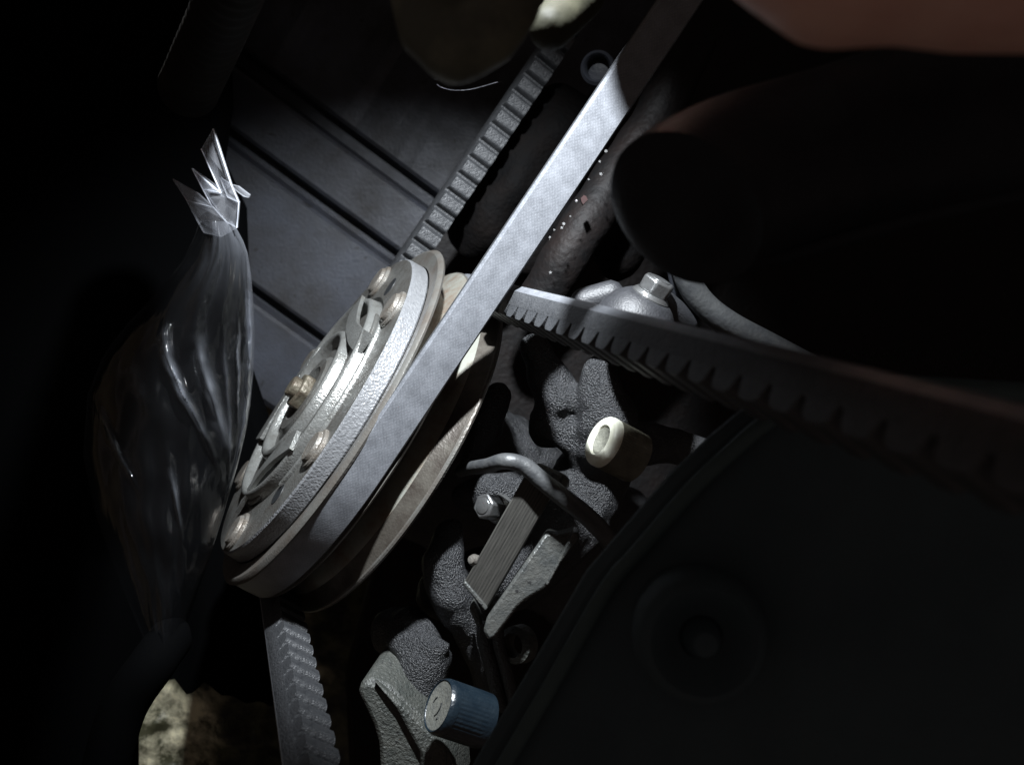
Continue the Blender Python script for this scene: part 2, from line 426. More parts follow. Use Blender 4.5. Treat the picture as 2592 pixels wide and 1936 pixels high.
# ------------------------------------------------------------------ setting: ground and the panel behind
bm = bmesh.new()
n = 60
for i in range(n + 1):
    for j in range(n + 1):
        x = -1.5 + 3 * i / n; y = -1.5 + 3 * j / n
        # finer towards the visible patch
        bm.verts.new((x, y, 0.010 * noise.noise(Vector((x * 9, y * 9, 0)))))
bm.verts.ensure_lookup_table()
for i in range(n):
    for j in range(n):
        k = i * (n + 1) + j
        bm.faces.new((bm.verts[k], bm.verts[k + n + 1], bm.verts[k + n + 2], bm.verts[k + 1]))
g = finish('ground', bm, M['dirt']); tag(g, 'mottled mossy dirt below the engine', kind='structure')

# chassis side panel with pressed channels; s runs across the channels, w along them
DW = Vector((0.81, -0.585, -0.10)).normalized()
DS = Vector((-0.585, -0.81, -0.06)); DS = (DS - DW * DS.dot(DW)).normalized()
DN = DS.cross(DW).normalized()
if DN.z < 0: DN = -DN
PO = P(880, 350, 0.44)
def seg_s(px): return px / F * 0.44
prof = [(-0.16, 0.004)]
def channel(s, w, dep):
    e = 0.0016
    return [(s - w - e, 0), (s - w, -0.0012), (s - w + 0.002, -dep), (s + w - 0.002, -dep), (s + w, -0.0012), (s + w + e, 0)]
for s, w, dep in ((0.0, 0.0046, 0.010), (0.0325, 0.0040, 0.010), (0.0865, 0.0036, 0.009)):
    prof += channel(s, w, dep)
prof += [(0.125, 0), (0.128, -0.003), (0.135, -0.05)]
bm = bmesh.new()
ws = [-0.16 + 0.24 * i / 30 for i in range(31)]
rows = [[bm.verts.new(PO + DW * w + DS * s + DN * (h + 0.0012 * noise.noise(Vector((w * 30, s * 30, 3))))) for s, h in prof] for w in ws]
for i in range(30):
    for k in range(len(prof) - 1):
        bm.faces.new((rows[i][k], rows[i][k + 1], rows[i + 1][k + 1], rows[i + 1][k]))
bmesh.ops.solidify(bm, geom=bm.faces[:], thickness=0.0015)
o = finish('chassis_panel', bm, M['paint'], angle=16)
tag(o, 'dirty blue grey pressed metal panel with dark channels behind the pulley', 'metal panel')

# engine block standing behind the compressor: a dark stepped wall
bm = bmesh.new()
poly = [P(1010, 640, .42), P(1400, 60, .44), P(1900, -300, .44), P(2900, 200, .46), P(2900, 2300, .48), P(900, 2400, .47), P(870, 1700, .46), P(1000, 1200, .43)]
prism(bm, poly, Vector((0, 0, -0.02)))
o = finish('engine_block', bm, M['oily'], bevel=0.004)
tag(o, 'black oily engine block face behind the belts and compressor', 'engine block')

# ------------------------------------------------------------------ compressor pulley with its clutch
cp = empty('clutch_pulley', C0, 'worn double groove pulley with clutch plate on its front, centre of the picture', 'pulley')
prof = [(0.0556, 0.0004), (0.0608, -0.0002), (0.0618, 0.0002), (0.0624, 0.0009), (0.0621, 0.0016), (0.0520, 0.0044), (0.0520, 0.0086),
        (0.0606, 0.0116), (0.0611, 0.0121), (0.0606, 0.0127), (0.0520, 0.0144), (0.0512, 0.0149), (0.0512, 0.0156), (0.0520, 0.0161), (0.0558, 0.0203),
        (0.0560, 0.0206), (0.0588, 0.0245), (0.0594, 0.0248), (0.0596, 0.0254), (0.0590, 0.0262), (0.046, 0.0270), (0.030, 0.0270), (0.030, 0.006), (0.0535, 0.004)]
mi = [0] * len(prof)
for k in (4, 5, 6): mi[k] = 1
for k in (9, 10, 11, 12): mi[k] = 0
mi[13] = 1; mi[14] = 2; mi[15] = 2; mi[12] = 1
bm = bmesh.new()
lathe(bm, C0, -A, prof, 160, x=E2, mi=mi)
finish('pulley_wheel', bm, [M['steel'], M['groove'], M['rustrim']], cp, angle=28)
# armature plate with its pitted rim
bm = bmesh.new()
pa = [(0.020, 0.0004), (0.0550, 0.0004), (0.0553, -0.0001), (0.0549, -0.0046), (0.0543, -0.0052), (0.0395, -0.0055), (0.0385, -0.0046), (0.020, -0.0046)]
lathe(bm, C0, -A, pa, 160, x=E2, mi=[0, 0, 0, 0, 1, 1, 1, 1])
finish('armature_plate', bm, [M['armature'], M['plate']], cp, angle=28)
# stamped hub plate: lobed sheet with a turned-up rim
def lobed(name, rf, t0, t1, m, bev=0.0005, n=120):
    bm = bmesh.new()
    ths = [2 * math.pi * i / n for i in range(n)]
    prism(bm, [Qp(t1, rf(th), th) for th in ths], -A * (t0 - t1) )
    return finish(name, bm, m, cp, angle=35, bevel=bev)
TH0 = R(54)
lobed('hub_plate', lambda th: 0.0335 + 0.0055 * math.cos(3 * (th - TH0)), -0.0054, -0.0070, M['plate'])
def arc_rib(name, r, a0, a1, t0, t1, w, m, parent=cp):
    bm = bmesh.new()
    b = 0.25 * abs(t1 - t0)
    lathe(bm, C0, -A, [(r - w / 2, t0), (r + w / 2, t0), (r + w / 2 - b * .1, t1 + b), (r + w / 4, t1), (r - w / 4, t1), (r - w / 2, t1 + b)], 48, x=E2, a0=R(a0), a1=R(a1))
    return finish(name, bm, m, parent, angle=50)
# (frame of lathe about -A: angle runs E2 -> (-A) x E2; mirror the angle so that it matches Qp)
SG = 1 if (-A).cross(E2).dot(E1) > 0 else -1
def rib(name, r, a0, a1, t0, t1, w, m):
    if SG < 0: a0, a1 = -a1, -a0
    return arc_rib(name, r, a0, a1, t0, t1, w, m)
def ring(name, r, t0, t1, w, m):
    bm = bmesh.new()
    h = t1 - t0
    lathe(bm, C0, -A, [(r - w * .75, t0), (r - w * .40, t0 + h * .75), (r - w * .2, t1), (r + w * .2, t1), (r + w * .40, t0 + h * .75), (r + w * .6, t0)], 120, x=E2)
    return finish(name, bm, m, cp, angle=60)
ring('hub_plate_rim', 0.0362, -0.0050, -0.0088, 0.0030, M['strap'])
ring('raised_ring', 0.0225, -0.0066, -0.0100, 0.0034, M['strap'])
rib('friction_rib', 0.0418, -30, 58, -0.0050, -0.0066, 0.0016, M['strap'])
# leaf springs from the hub to the rivets
def leaf(th_a, r_a, th_b, r_b, t, w, bow, m):
    bm = bmesh.new()
    pa_ = Qp(t, r_a, R(th_a)); pb_ = Qp(t + 0.002, r_b, R(th_b))
    L_ = pb_ - pa_; side = L_.cross(A).normalized()
    n = 10; top = []; bot = []
    rows = []
    for i in range(n + 1):
        s = i / n
        c = pa_.lerp(pb_, s) + side * bow * math.sin(math.pi * s) + A * 0.0010 * math.sin(math.pi * s)
        ww = w * (0.75 + 0.25 * abs(math.cos(math.pi * s)))
        rows.append([bm.verts.new(c + side * ww + A * 0.0006), bm.verts.new(c - side * ww + A * 0.0006), bm.verts.new(c - side * ww - A * 0.0007), bm.verts.new(c + side * ww - A * 0.0007)])
    for i in range(n):
        for k in range(4):
            l = (k + 1) % 4
            bm.faces.new((rows[i][k], rows[i][l], rows[i + 1][l], rows[i + 1][k]))
    bm.faces.new(rows[0]); bm.faces.new(rows[-1][::-1])
    return finish('leaf_spring', bm, m, cp, angle=30)
for k in range(3):
    d = -120 * k
    leaf(-14 + d, 0.0345, -80 + d, 0.0400, -0.0092, 0.0036, 0.003, M['strap'])
# rivets on their bosses
for k in range(6):
    th = R(54 - 60 * k)
    bm = bmesh.new()
    c = Qp(-0.0052, 0.0478, th)
    lathe(bm, c, A, [(0.0, -0.001), (0.0062, -0.001), (0.0062, 0.0006), (0.0058, 0.0011), (0.0050, 0.0013), (0.0048, 0.0018), (0.0043, 0.0023), (0.0, 0.0025)], 28, closed=False)
    finish('rivet', bm, M['rivet'], cp, angle=30)
# oval holes through the plate
for k in range(3):
    th = R(88 - 120 * k)
    bm = bmesh.new()
    lathe(bm, Qp(-0.0052, 0.0440, th), A, [(0, 0.0003), (0.0034, 0.0003), (0.0036, -0.001), (0, -0.001)], 24, closed=False)
    finish('plate_hole', bm, M['mark'], cp)
# central hub and nut
bm = bmesh.new()
lathe(bm, C0, A, [(0.006, 0.004), (0.0150, 0.005), (0.0146, 0.0080), (0.0132, 0.0092), (0.0100, 0.0094), (0.0088, 0.0085), (0.006, 0.008)], 48)
finish('hub_boss', bm, M['plate'], cp, angle=30)
bm = bmesh.new()
prism(bm, [Qp(-0.0082, 0.0066, R(60 * k + 10)) for k in range(6)], A * 0.0036)
hn = finish('hub_nut', bm, M['brass'], cp, bevel=0.0006)
bm = bmesh.new()
lathe(bm, Q(-0.0116, 0, 0), A, [(0, -0.001), (0.0036, -0.001), (0.0036, 0.0022), (0.0030, 0.0028), (0, 0.0028)], 24, closed=False)
finish('shaft_end', bm, M['brass'], hn)

# ------------------------------------------------------------------ belts
def belt(name, pts, closed, t0, t1, hgt, label, pitch=0.0076, toothed=None, bev=0.0007):
    """pts: centre line of the belt back as (u, v, outward u, outward v); cross-section is a V with cogs below"""
    c = sum(((Q((t0 + t1) / 2, p[0], p[1])) for p in pts), Vector()) / len(pts)
    root = empty(name, c, label, 'belt')
    tm = (t0 + t1) / 2; hw = (t1 - t0) / 2
    core = hgt * 0.66
    bm = bmesh.new()
    uvl = bm.loops.layers.uv.new('UVMap')
    kv = 0.20 * hw / hgt
    sec = [(-hw, -bev * 1.6), (-hw + bev, 0), (-hw * .5, 0.00005), (0, 0.0001), (hw * .5, 0.00005), (hw - bev, 0), (hw, -bev * 1.6), (hw - kv * core, -core), (-hw + kv * core, -core)]
    rows = []; ss = [0.0]
    for i, (u, v, nu, nv) in enumerate(pts):
        if i: ss.append(ss[-1] + math.hypot(u - pts[i - 1][0], v - pts[i - 1][1]))
        rows.append([bm.verts.new(Q(tm + a, u + nu * h, v + nv * h)) for a, h in sec])
    N_ = len(pts); ns = len(sec)
    for i in range(N_ if closed else N_ - 1):
        j = (i + 1) % N_
        s0 = ss[i]; s1 = ss[j] if j else ss[i] + math.hypot(pts[0][0] - pts[i][0], pts[0][1] - pts[i][1])
        for k in range(ns):
            l = (k + 1) % ns
            f = bm.faces.new((rows[i][k], rows[i][l], rows[j][l], rows[j][k]))
            f.material_index = 0 if k in (0, 1, 2, 3, 4, 5) else 1
            for lp, (s, a) in zip(f.loops, ((s0, sec[k][0]), (s0, sec[l][0]), (s1, sec[l][0]), (s1, sec[k][0]))):
                lp[uvl].uv = (s * 1000, a * 1000)
    if not closed:
        bm.faces.new(rows[0]); bm.faces.new(rows[-1][::-1])
    finish('belt_band', bm, [M['belt_back'], M['belt_side']], root, angle=45)
    # cogs: one shared mesh, each a part
    d0, d1 = -core + 0.0002, -hgt
    bm = bmesh.new()
    g = pitch
    prof_ = [(-g * .46, d0), (-g * .44, d0 - 0.0004), (-g * .40, d0 * .6 + d1 * .4), (-g * .34, d0 * .25 + d1 * .75), (-g * .27, d0 * .05 + d1 * .95), (-g * .18, d1), (g * .18, d1), (g * .27, d0 * .05 + d1 * .95), (g * .34, d0 * .25 + d1 * .75), (g * .40, d0 * .6 + d1 * .4), (g * .44, d0 - 0.0004), (g * .46, d0)]
    lo = []; hi = []
    for x, z in prof_:
        w = hw + kv * z - 0.00002
        lo.append(bm.verts.new((x, -w, z))); hi.append(bm.verts.new((x, w, z)))
    for k in range(len(prof_) - 1):
        bm.faces.new((lo[k], lo[k + 1], hi[k + 1], hi[k]))
    bm.faces.new(lo); bm.faces.new(hi[::-1])
    bmesh.ops.recalc_face_normals(bm, faces=bm.faces)
    me = bpy.data.meshes.new('tooth'); bm.to_mesh(me); bm.free(); me.materials.append(M['belt_tooth'])
    total = ss[-1]; nt_ = int(total / pitch)
    i = 0
    for q in range(nt_):
        s = (q + 0.5) * pitch
        while i < N_ - 2 and ss[i + 1] < s: i += 1
        f = (s - ss[i]) / max(1e-9, ss[i + 1] - ss[i])
        u = pts[i][0] + (pts[i + 1][0] - pts[i][0]) * f; v = pts[i][1] + (pts[i + 1][1] - pts[i][1]) * f
        nu = pts[i][2] + (pts[i + 1][2] - pts[i][2]) * f; nv = pts[i][3] + (pts[i + 1][3] - pts[i][3]) * f
        l = math.hypot(nu, nv); nu /= l; nv /= l
        if toothed and not toothed(u, v): continue
        nz = E2 * nu + E1 * nv; ny = -A; nx = ny.cross(nz)
        o = bpy.data.objects.new('tooth', me); COL.objects.link(o)
        p = Q(tm, u, v) - c
        o.matrix_local = Matrix(((nx.x, ny.x, nz.x, p.x), (nx.y, ny.y, nz.y, p.y), (nx.z, ny.z, nz.z, p.z), (0, 0, 0, 1)))
        o.parent = root
    return root

# front belt: round the lower end of the pulley, both runs going up to a pulley out of sight
RB = 0.0618
pts = []
TOP = 0.235
def line(u0, v0, u1, v1, nu, nv, n):
    return [(u0 + (u1 - u0) * i / n, v0 + (v1 - v0) * i / n, nu, nv) for i in range(n)]
pts += line(RB, TOP, RB, 0, 1, 0, 60)
pts += [(RB * math.cos(-math.pi * i / 60), RB * math.sin(-math.pi * i / 60), math.cos(-math.pi * i / 60), math.sin(-math.pi * i / 60)) for i in range(60)]
pts += line(-RB, 0, -RB + 0.003, TOP, -1, 0, 60)
pts += [(RB * math.cos(math.pi - math.pi * i / 40) , TOP + RB * math.sin(math.pi - math.pi * i / 40), math.cos(math.pi - math.pi * i / 40), math.sin(math.pi - math.pi * i / 40)) for i in range(40)]
belt('drive_belt', pts, True, 0.0006, 0.0113, 0.0085, 'pale woven back drive belt running up right from the front pulley groove', toothed=lambda u, v: u < 0.02)

# rear belt: round the hidden side of the second groove, both runs coming towards the viewer
T0, T1 = 0.0128, 0.0236
ub0, vb0 = on_t(661, 1620, T0); ub1, vb1 = on_t(700, 1936, T0)
ur0, vr0 = on_t(1325, 722, T0 + 0.0002); ur1, vr1 = on_t(2350, 955, T0 + 0.0002)
R2 = 0.0596
kb = (vb1 - vb0) / (ub1 - ub0); kr = (vr1 - vr0) / (ur1 - ur0)
lb = math.hypot(1, kb); lr = math.hypot(1, kr)
pts = []
uA = 0.150; ue = 0.0
# bottom run from the viewer's end down to the pulley
sb = vb0 - kb * ub0
pts += line(uA, sb + kb * uA, 0.004, sb + kb * 0.004, kb / lb, -1 / lb, 60)
a0 = -math.pi / 2; a1 = -3 * math.pi / 2
st = sb + kb * 0.004
for i in range(81):
    th = a0 + (a1 - a0) * i / 80
    f = i / 80
    vend = vr0 - kr * (ur0 - 0.004)
    r = R2
    rr = r + (abs(st) - r) * max(0, 1 - f * 5) + (vend - r) * max(0, 1 - (1 - f) * 5)
    pts.append((rr * math.cos(th), rr * math.sin(th), math.cos(th), math.sin(th)))
sr = vr0 - kr * ur0
pts += line(0.006, sr + kr * 0.006, 0.262, sr + kr * 0.262, -kr / lr, 1 / lr, 80)
belt('cogged_belt', pts, False, T0, T1, 0.0092, 'black cogged belt behind the pale belt, one end at bottom, the other right', pitch=0.0080, bev=0.0014)

# ------------------------------------------------------------------ compressor body: black sand casting
body = empty('compressor_body', Q(0.08, 0, 0), 'black rough cast compressor housing right of the pulley', 'compressor')
blob('housing', [
    [(Q(0.036, -0.03, 0), 0.026), (Q(0.060, -0.035, 0), 0.032), (Q(0.17, -0.04, 0), 0.034)],
    chain((1352, 872, .290, 36), (1380, 935, .290, 52), (1412, 1005, .290, 60), (1395, 1080, .300, 60)),
    chain((1512, 935, .282, 40), (1518, 985, .284, 58), (1540, 1060, .286, 80), (1500, 1130, .296, 80)),
    chain((1380, 1060, .292, 46), (1480, 1110, .294, 60), (1620, 1125, .292, 60), (1700, 1125, .290, 48), (1780, 1150, .294, 44)),
    chain((1262, 1000, .296, 36), (1232, 1085, .296, 42), (1185, 1172, .300, 26)),
    chain((1180, 1255, 0.287, 40), (1245, 1245, 0.283, 56), (1330, 1245, 0.285, 56)),
    chain((1140, 1345, 0.285, 36), (1118, 1425, 0.280, 58), (1145, 1505, 0.281, 62), (1200, 1600, 0.287, 50), (1250, 1740, 0.293, 46)),
    chain((1000, 1600, 0.291, 66), (1040, 1605, 0.285, 70), (1082, 1672, 0.277, 62), (1045, 1760, 0.281, 80)),
    chain((1100, 1640, 0.274, 34), (1134, 1632, 0.273, 9)),
    chain((1120, 1500, 0.299, 70), (1300, 1450, 0.301, 100), (1450, 1300, 0.304, 110), (1500, 1200, 0.304, 100)),
], M['cast'], body, voxel=0.0010, it=10, lump=0.0010, lscale=160)
# grey mounting arm
bm = bmesh.new()
arm = [(900, 1747), (922, 1716), (943, 1722), (985, 1740), (1020, 1775), (1077, 1832), (1124, 1881), (1142, 1940), (1150, 2050), (965, 2050), (958, 1935), (955, 1881), (940, 1834)]
prism(bm, [P(a, b, .262) for a, b in arm], Vector((0.004, 0.004, -0.022)))
o = finish('mounting_arm', bm, M['castgrey'], body, bevel=0.0018)
bm = bmesh.new()
prism(bm, [P(a, b, .2595 if i < 3 else .2612) for i, (a, b) in enumerate([(943, 1722), (1000, 1790), (1062, 1905), (1065, 2050), (1140, 2050), (1128, 1890), (1077, 1838), (1018, 1778)])], Vector((0, 0, -0.004)))
finish('arm_rib', bm, M['castgrey'], body, bevel=0.0012)

# data plate on top of the housing
def face_uv(o, ax, ay):
    me = o.data; uv = me.uv_layers.new(name='UVMap')
    for l in me.loops:
        c = me.vertices[l.vertex_index].co
        uv.data[l.index].uv = (c.dot(ax) * 1000, c.dot(ay) * 1000)
LP_ = [(1176, 1470), (1318, 1222), (1345, 1178), (1400, 1180), (1440, 1206), (1432, 1230), (1232, 1540)]
dpth = lambda x, y: .259 - 0.006 * ((1500 - y) / 350)
bm = bmesh.new()
pl = [P(a, b, dpth(a, b)) for a, b in [(1176, 1470), (1330, 1200), (1397, 1252), (1232, 1540)]]
prism(bm, pl, Vector((0.0005, -0.0005, -0.0035)))
o = finish('data_plate', bm, M['label'], body, bevel=0.0004)
ax = (pl[1] - pl[0]).normalized()
face_uv(o, ax, ax.cross(Vector((0, 0, 1))).normalized())
# lower edge strip of the plate
bm = bmesh.new()
prism(bm, [P(1171, 1478, .2582), P(1178, 1469, .2582), P(1235, 1538, .2582), P(1228, 1547, .2582)], Vector((0, 0, -0.004)))
finish('plate_lip', bm, M['alu'], body, bevel=0.0004)
# grey metal rail beside it
bm = bmesh.new()
rail = [(1382, 1346), (1411, 1353), (1458, 1341), (1467, 1357), (1418, 1422), (1382, 1488), (1330, 1520), (1312, 1535), (1255, 1612), (1236, 1622), (1222, 1597), (1232, 1562), (1290, 1478)]
prism(bm, [P(a, b, .2575) for a, b in rail], Vector((0.001, -0.001, -0.014)))
finish('rail', bm, M['alu'], body, bevel=0.0009)
bm = bmesh.new()
prism(bm, [P(a, b, .2555) for a, b in [(1450, 1345), (1464, 1348), (1467, 1360), (1420, 1424), (1388, 1484), (1380, 1480), (1412, 1420)]], Vector((0, 0, -0.006)))
finish('rail_edge', bm, M['alu'], body, bevel=0.0006)
# ribs running down below the rail
for dx, w, d in ((0, 20, .272), (34, 16, .270)):
    bm = bmesh.new()
    tube(bm, smooth_path([P(1226 + dx, 1575, d), P(1228 + dx, 1625, d), P(1246 + dx, 1690, d + .003), P(1270 + dx, 1790, d + .008)], 6), pxr(w, d), 12)
    finish('casting_rib', bm, M['cast'], body)
# bright chip of bare metal beneath the plate
bm = bmesh.new()
prism(bm, [P(a, b, .268) for a, b in [(1187, 1540), (1198, 1520), (1214, 1550), (1222, 1580), (1206, 1587)]], Vector((0, 0, -0.005)))
finish('bare_boss', bm, M['castgrey'], body, bevel=0.0008)
# ring clip by the shroud
bm = bmesh.new()
lathe(bm, P(1322, 1628, .274), Vector((-0.55, 0.1, 0.75)), [(pxr(26, .276), 0), (pxr(48, .276), 0), (pxr(46, .276), .004), (pxr(30, .276), .005)], 40)
finish('threaded_collar', bm, M['castgrey'], body)

# hexagon bolt and small pin
def hexbolt(name, top, axis, rad, hgt, label, flange=0.0, rot=0.0, domed=True, m=M['bolt'], socket=False):
    root = empty(name, top - axis.normalized() * hgt, label, 'bolt')
    X, Y, Z = frame(axis)
    bm = bmesh.new()
    b = top - Z * hgt
    ring = lambda r, h: [b + (X * math.cos(rot + math.pi / 3 * k) + Y * math.sin(rot + math.pi / 3 * k)) * r + Z * h for k in range(6)]
    prism(bm, ring(rad, 0), Z * hgt)
    finish('bolt_head', bm, m, root, bevel=rad * 0.14)
    bm = bmesh.new()
    lathe(bm, b, Z, [(0, hgt * .9), (rad * .62, hgt * .9), (rad * .60, hgt * 1.05), (rad * .35, hgt * 1.10), (0, hgt * 1.10)], 24, closed=False)
    finish('head_face', bm, m, root)
    if flange:
        bm = bmesh.new()
        lathe(bm, b, Z, [(0, -hgt * .5), (flange, -hgt * .5), (flange * 1.02, -hgt * .2), (flange * .85, 0.0002), (0, 0.0002)], 32, closed=False)
        finish('washer', bm, m, root)
    return root
hexbolt('hex_bolt', P(1222, 1280, .259), Vector((-0.62, 0.22, 0.75)), pxr(34, .259), .0055, 'small hexagon bolt head left of the striped data plate', flange=0.0042, m=M['bolt'])
pin = empty('rubber_pin', P(1205, 1415, .259), 'tiny round pin on the left edge of the data plate', 'pin')
bm = bmesh.new()
lathe(bm, P(1210, 1420, .2605), Vector((-0.55, 0.3, 0.78)), [(0, 0), (.0016, 0), (.0017, .0022), (.0011, .0034), (0, .0037)], 20, closed=False)
finish('pin_head', bm, M['rivet'], pin)

# connector and lead
con = empty('wire_connector', P(1395, 1205, .262), 'flat grey wire connector under the rubber lead', 'connector')
bm = bmesh.new()
prism(bm, [P(a, b, .2615) for a, b in [(1340, 1178), (1365, 1170), (1428, 1200), (1439, 1212), (1435, 1228), (1415, 1245), (1330, 1215)]], Vector((0.001, -0.001, -0.006)))
finish('connector_shell', bm, M['alu'], con, bevel=0.0009)
for k in range(2):
    bm = bmesh.new()
    prism(bm, [P(a + 26 * k, b + 14 * k, .2608) for a, b in [(1372, 1180), (1379, 1184), (1366, 1206), (1359, 1202)]], Vector((0, 0, -0.002)))
    finish('connector_ridge', bm, M['wirerubber'], con)
bm = bmesh.new()
d = .2515
tube(bm, smooth_path([P(1165, 1192, .276), P(1195, 1184, .268), P(1235, 1178, .258), P(1278, 1167, d), P(1325, 1178, d), P(1370, 1215, d), P(1430, 1262, d), P(1490, 1310, d), P(1540, 1365, d + .004), P(1580, 1440, .275)], 8),
     lambda s: pxr(17 + 7 * min(1, s * 1.6), d), 20)
o = finish('rubber_lead', bm, M['wirerubber'], base=P(1370, 1215, d))
tag(o, 'bent grey rubber lead crossing above the data plate', 'cable')

# ------------------------------------------------------------------ valve caps
def sight(px, py, o, nrm):            # where a line of sight meets the plane through o
    d = P(px, py, 1.0) - CAM
    return CAM + d * ((o - CAM).dot(nrm) / d.dot(nrm))
def cap(name, face, axis, rad, length, label, mface, mrim, mside, mdish, flute=44, rim=0.66, inner=0.0, taper=0.97, dish=0.0016, marks=None):
    X, Y, Z = frame(axis, Vector((0, 0, 1)))
    root = empty(name, face - Z * length, label, 'cap')
    # fluted side
    bm = bmesh.new(); n = flute * 4
    prof_ = [(0.86, -length), (taper * 1.02, -length + 0.0004), (taper * 1.03, -length * .80), (1.0, -length * .76), (1.0, -0.0020)]
    rings = []
    for k, (r, h) in enumerate(prof_):
        ring = []
        for i in range(n):
            th = 2 * math.pi * i / n
            f = 0.022 if k in (3, 4) else 0.0
            rr = rad * r * (1 - f * (0.5 + 0.5 * math.cos(flute * th)))
            ring.append(bm.verts.new(face + (X * math.cos(th) + Y * math.sin(th)) * rr + Z * h))
        rings.append(ring)
    for k in range(len(rings) - 1):
        for i in range(n):
            j = (i + 1) % n
            bm.faces.new((rings[k][i], rings[k][j], rings[k + 1][j], rings[k + 1][i]))
    bm.faces.new(rings[0][::-1]); bm.faces.new(rings[-1])
    finish('cap_side', bm, mside, root, angle=60)
    bm = bmesh.new()
    lathe(bm, face, Z, [(rad * rim * .97, -0.0027), (rad * 1.0, -0.0026), (rad * 1.0, -0.0014), (rad * .97, -0.0006), (rad * .90, 0), (rad * (rim + .06), 0), (rad * rim, -dish * .45), (rad * rim * .97, -0.0026)], 64)
    finish('cap_rim', bm, mrim, root, angle=50)
    bm = bmesh.new()
    lathe(bm, face, Z, [(0, -dish), (rad * rim * .55, -dish), (rad * rim * .93, -dish * .45), (rad * rim * 1.0, -dish * .40)], 48, closed=False)
    finish('cap_face', bm, mdish, root, angle=70)
    if marks:
        for poly in marks:
            bm = bmesh.new()
            path = smooth_path([sight(1040 + a / 9.18, 1700 + b / 9.18, face - Z * dish * 0.95, Z) for a, b in poly], 6)
            tube(bm, path, 0.00022, 6)
            finish('stamped_mark', bm, M['mark'], root)
    return root
axc = Vector((-0.82, 0.43, 0.37))
cap('white_cap', P(1518, 1112, .2535), axc, pxr(67, .2535), .0130, 'white faced ribbed valve cap with dished centre', M['white'], M['white'], M['capside'], M['capdish'], flute=56, rim=0.56)
Xb, Yb, Zb = frame(Vector((-0.80, 0.42, 0.40)))
cap('blue_cap', P(1108, 1784, .246), Vector((-0.80, 0.42, 0.40)), pxr(71, .246), .0150, 'blue ribbed valve cap with dusty grey face at bottom', M['blue'], M['blue'], M['blue'], M['blueface'], flute=40, rim=0.86, dish=0.0007,
    marks=[[(545, 1020), (600, 975), (650, 900), (690, 820), (720, 720)], [(535, 700), (570, 640), (620, 585)], [(590, 1110), (615, 1085), (612, 1060)]])

# ------------------------------------------------------------------ bracket and bolt above the cogged belt
br = empty('idler_bracket', P(1560, 770, .275), 'grey cast bracket above the right cogged belt', 'bracket')
bm = bmesh.new()
brp = [(1440, 800), (1466, 737), (1510, 712), (1548, 707), (1580, 720), (1612, 722), (1660, 738), (1698, 762), (1748, 800), (1790, 830), (1700, 880), (1500, 860)]
prism(bm, [P(a, b, .272) for a, b in brp], Vector((0, -0.004, -0.016)))
finish('bracket_plate', bm, M['bracket'], br, bevel=0.0028)
blob('bracket_boss', [chain((1600, 775, .272, 45), (1660, 772, .266, 52), (1735, 815, .272, 36)), chain((1480, 765, .276, 40), (1545, 745, .275, 38))], M['bracket'], br, voxel=0.0008, it=6)
bm = bmesh.new()
ba = Vector((0.45, 0.82, 0.30)).normalized(); bb = P(1672, 708, .258) - ba * 0.0044
lathe(bm, bb, ba, [(0, -0.0012), (0.0062, -0.0012), (0.0075, -0.0022), (0.0095, -0.0042), (0.0112, -0.0075), (0.0115, -0.0100), (0, -0.0100)], 40, closed=False)
finish('bolt_boss', bm, M['bracket'], br, angle=60)
hexbolt('flange_bolt', P(1672, 708, .258), Vector((0.45, 0.82, 0.30)), pxr(45, .258), .0044, 'shiny hexagon bolt head on the bracket above the cogged belt', flange=0.0056, rot=0.35)
bm = bmesh.new()
tube(bm, smooth_path([P(1705, 560, .262), P(1722, 640, .264), P(1742, 710, .266), P(1782, 770, .268), P(1850, 822, .27), P(1960, 880, .275), P(2150, 980, .285)], 8), pxr(33, .265), 18)
o = finish('grey_pipe', bm, M['wirerubber'], base=P(1750, 720, .266))
tag(o, 'curved grey pipe right of the shiny bracket bolt', 'pipe')
bm = bmesh.new()
tube(bm, smooth_path([P(1690, 640, .272), P(1702, 690, .272), P(1716, 750, .274), P(1738, 810, .276)], 6), pxr(13, .27), 12)
o = finish('thin_pipe', bm, M['rubber'], base=P(1702, 690, .272))
tag(o, 'thin dark pipe between bracket bolt and curved grey pipe', 'pipe')
bm = bmesh.new()
prism(bm, [P(a, b, .270) for a, b in [(1704, 548), (1716, 566), (1725, 588), (1688, 626), (1682, 612), (1692, 570)]], Vector((0, 0, -0.003)))
o = finish('paper_tag', bm, M['pale'], base=P(1700, 585, .27), bevel=0.0004)
tag(o, 'small pale green scrap showing beside the big black hose', 'scrap')

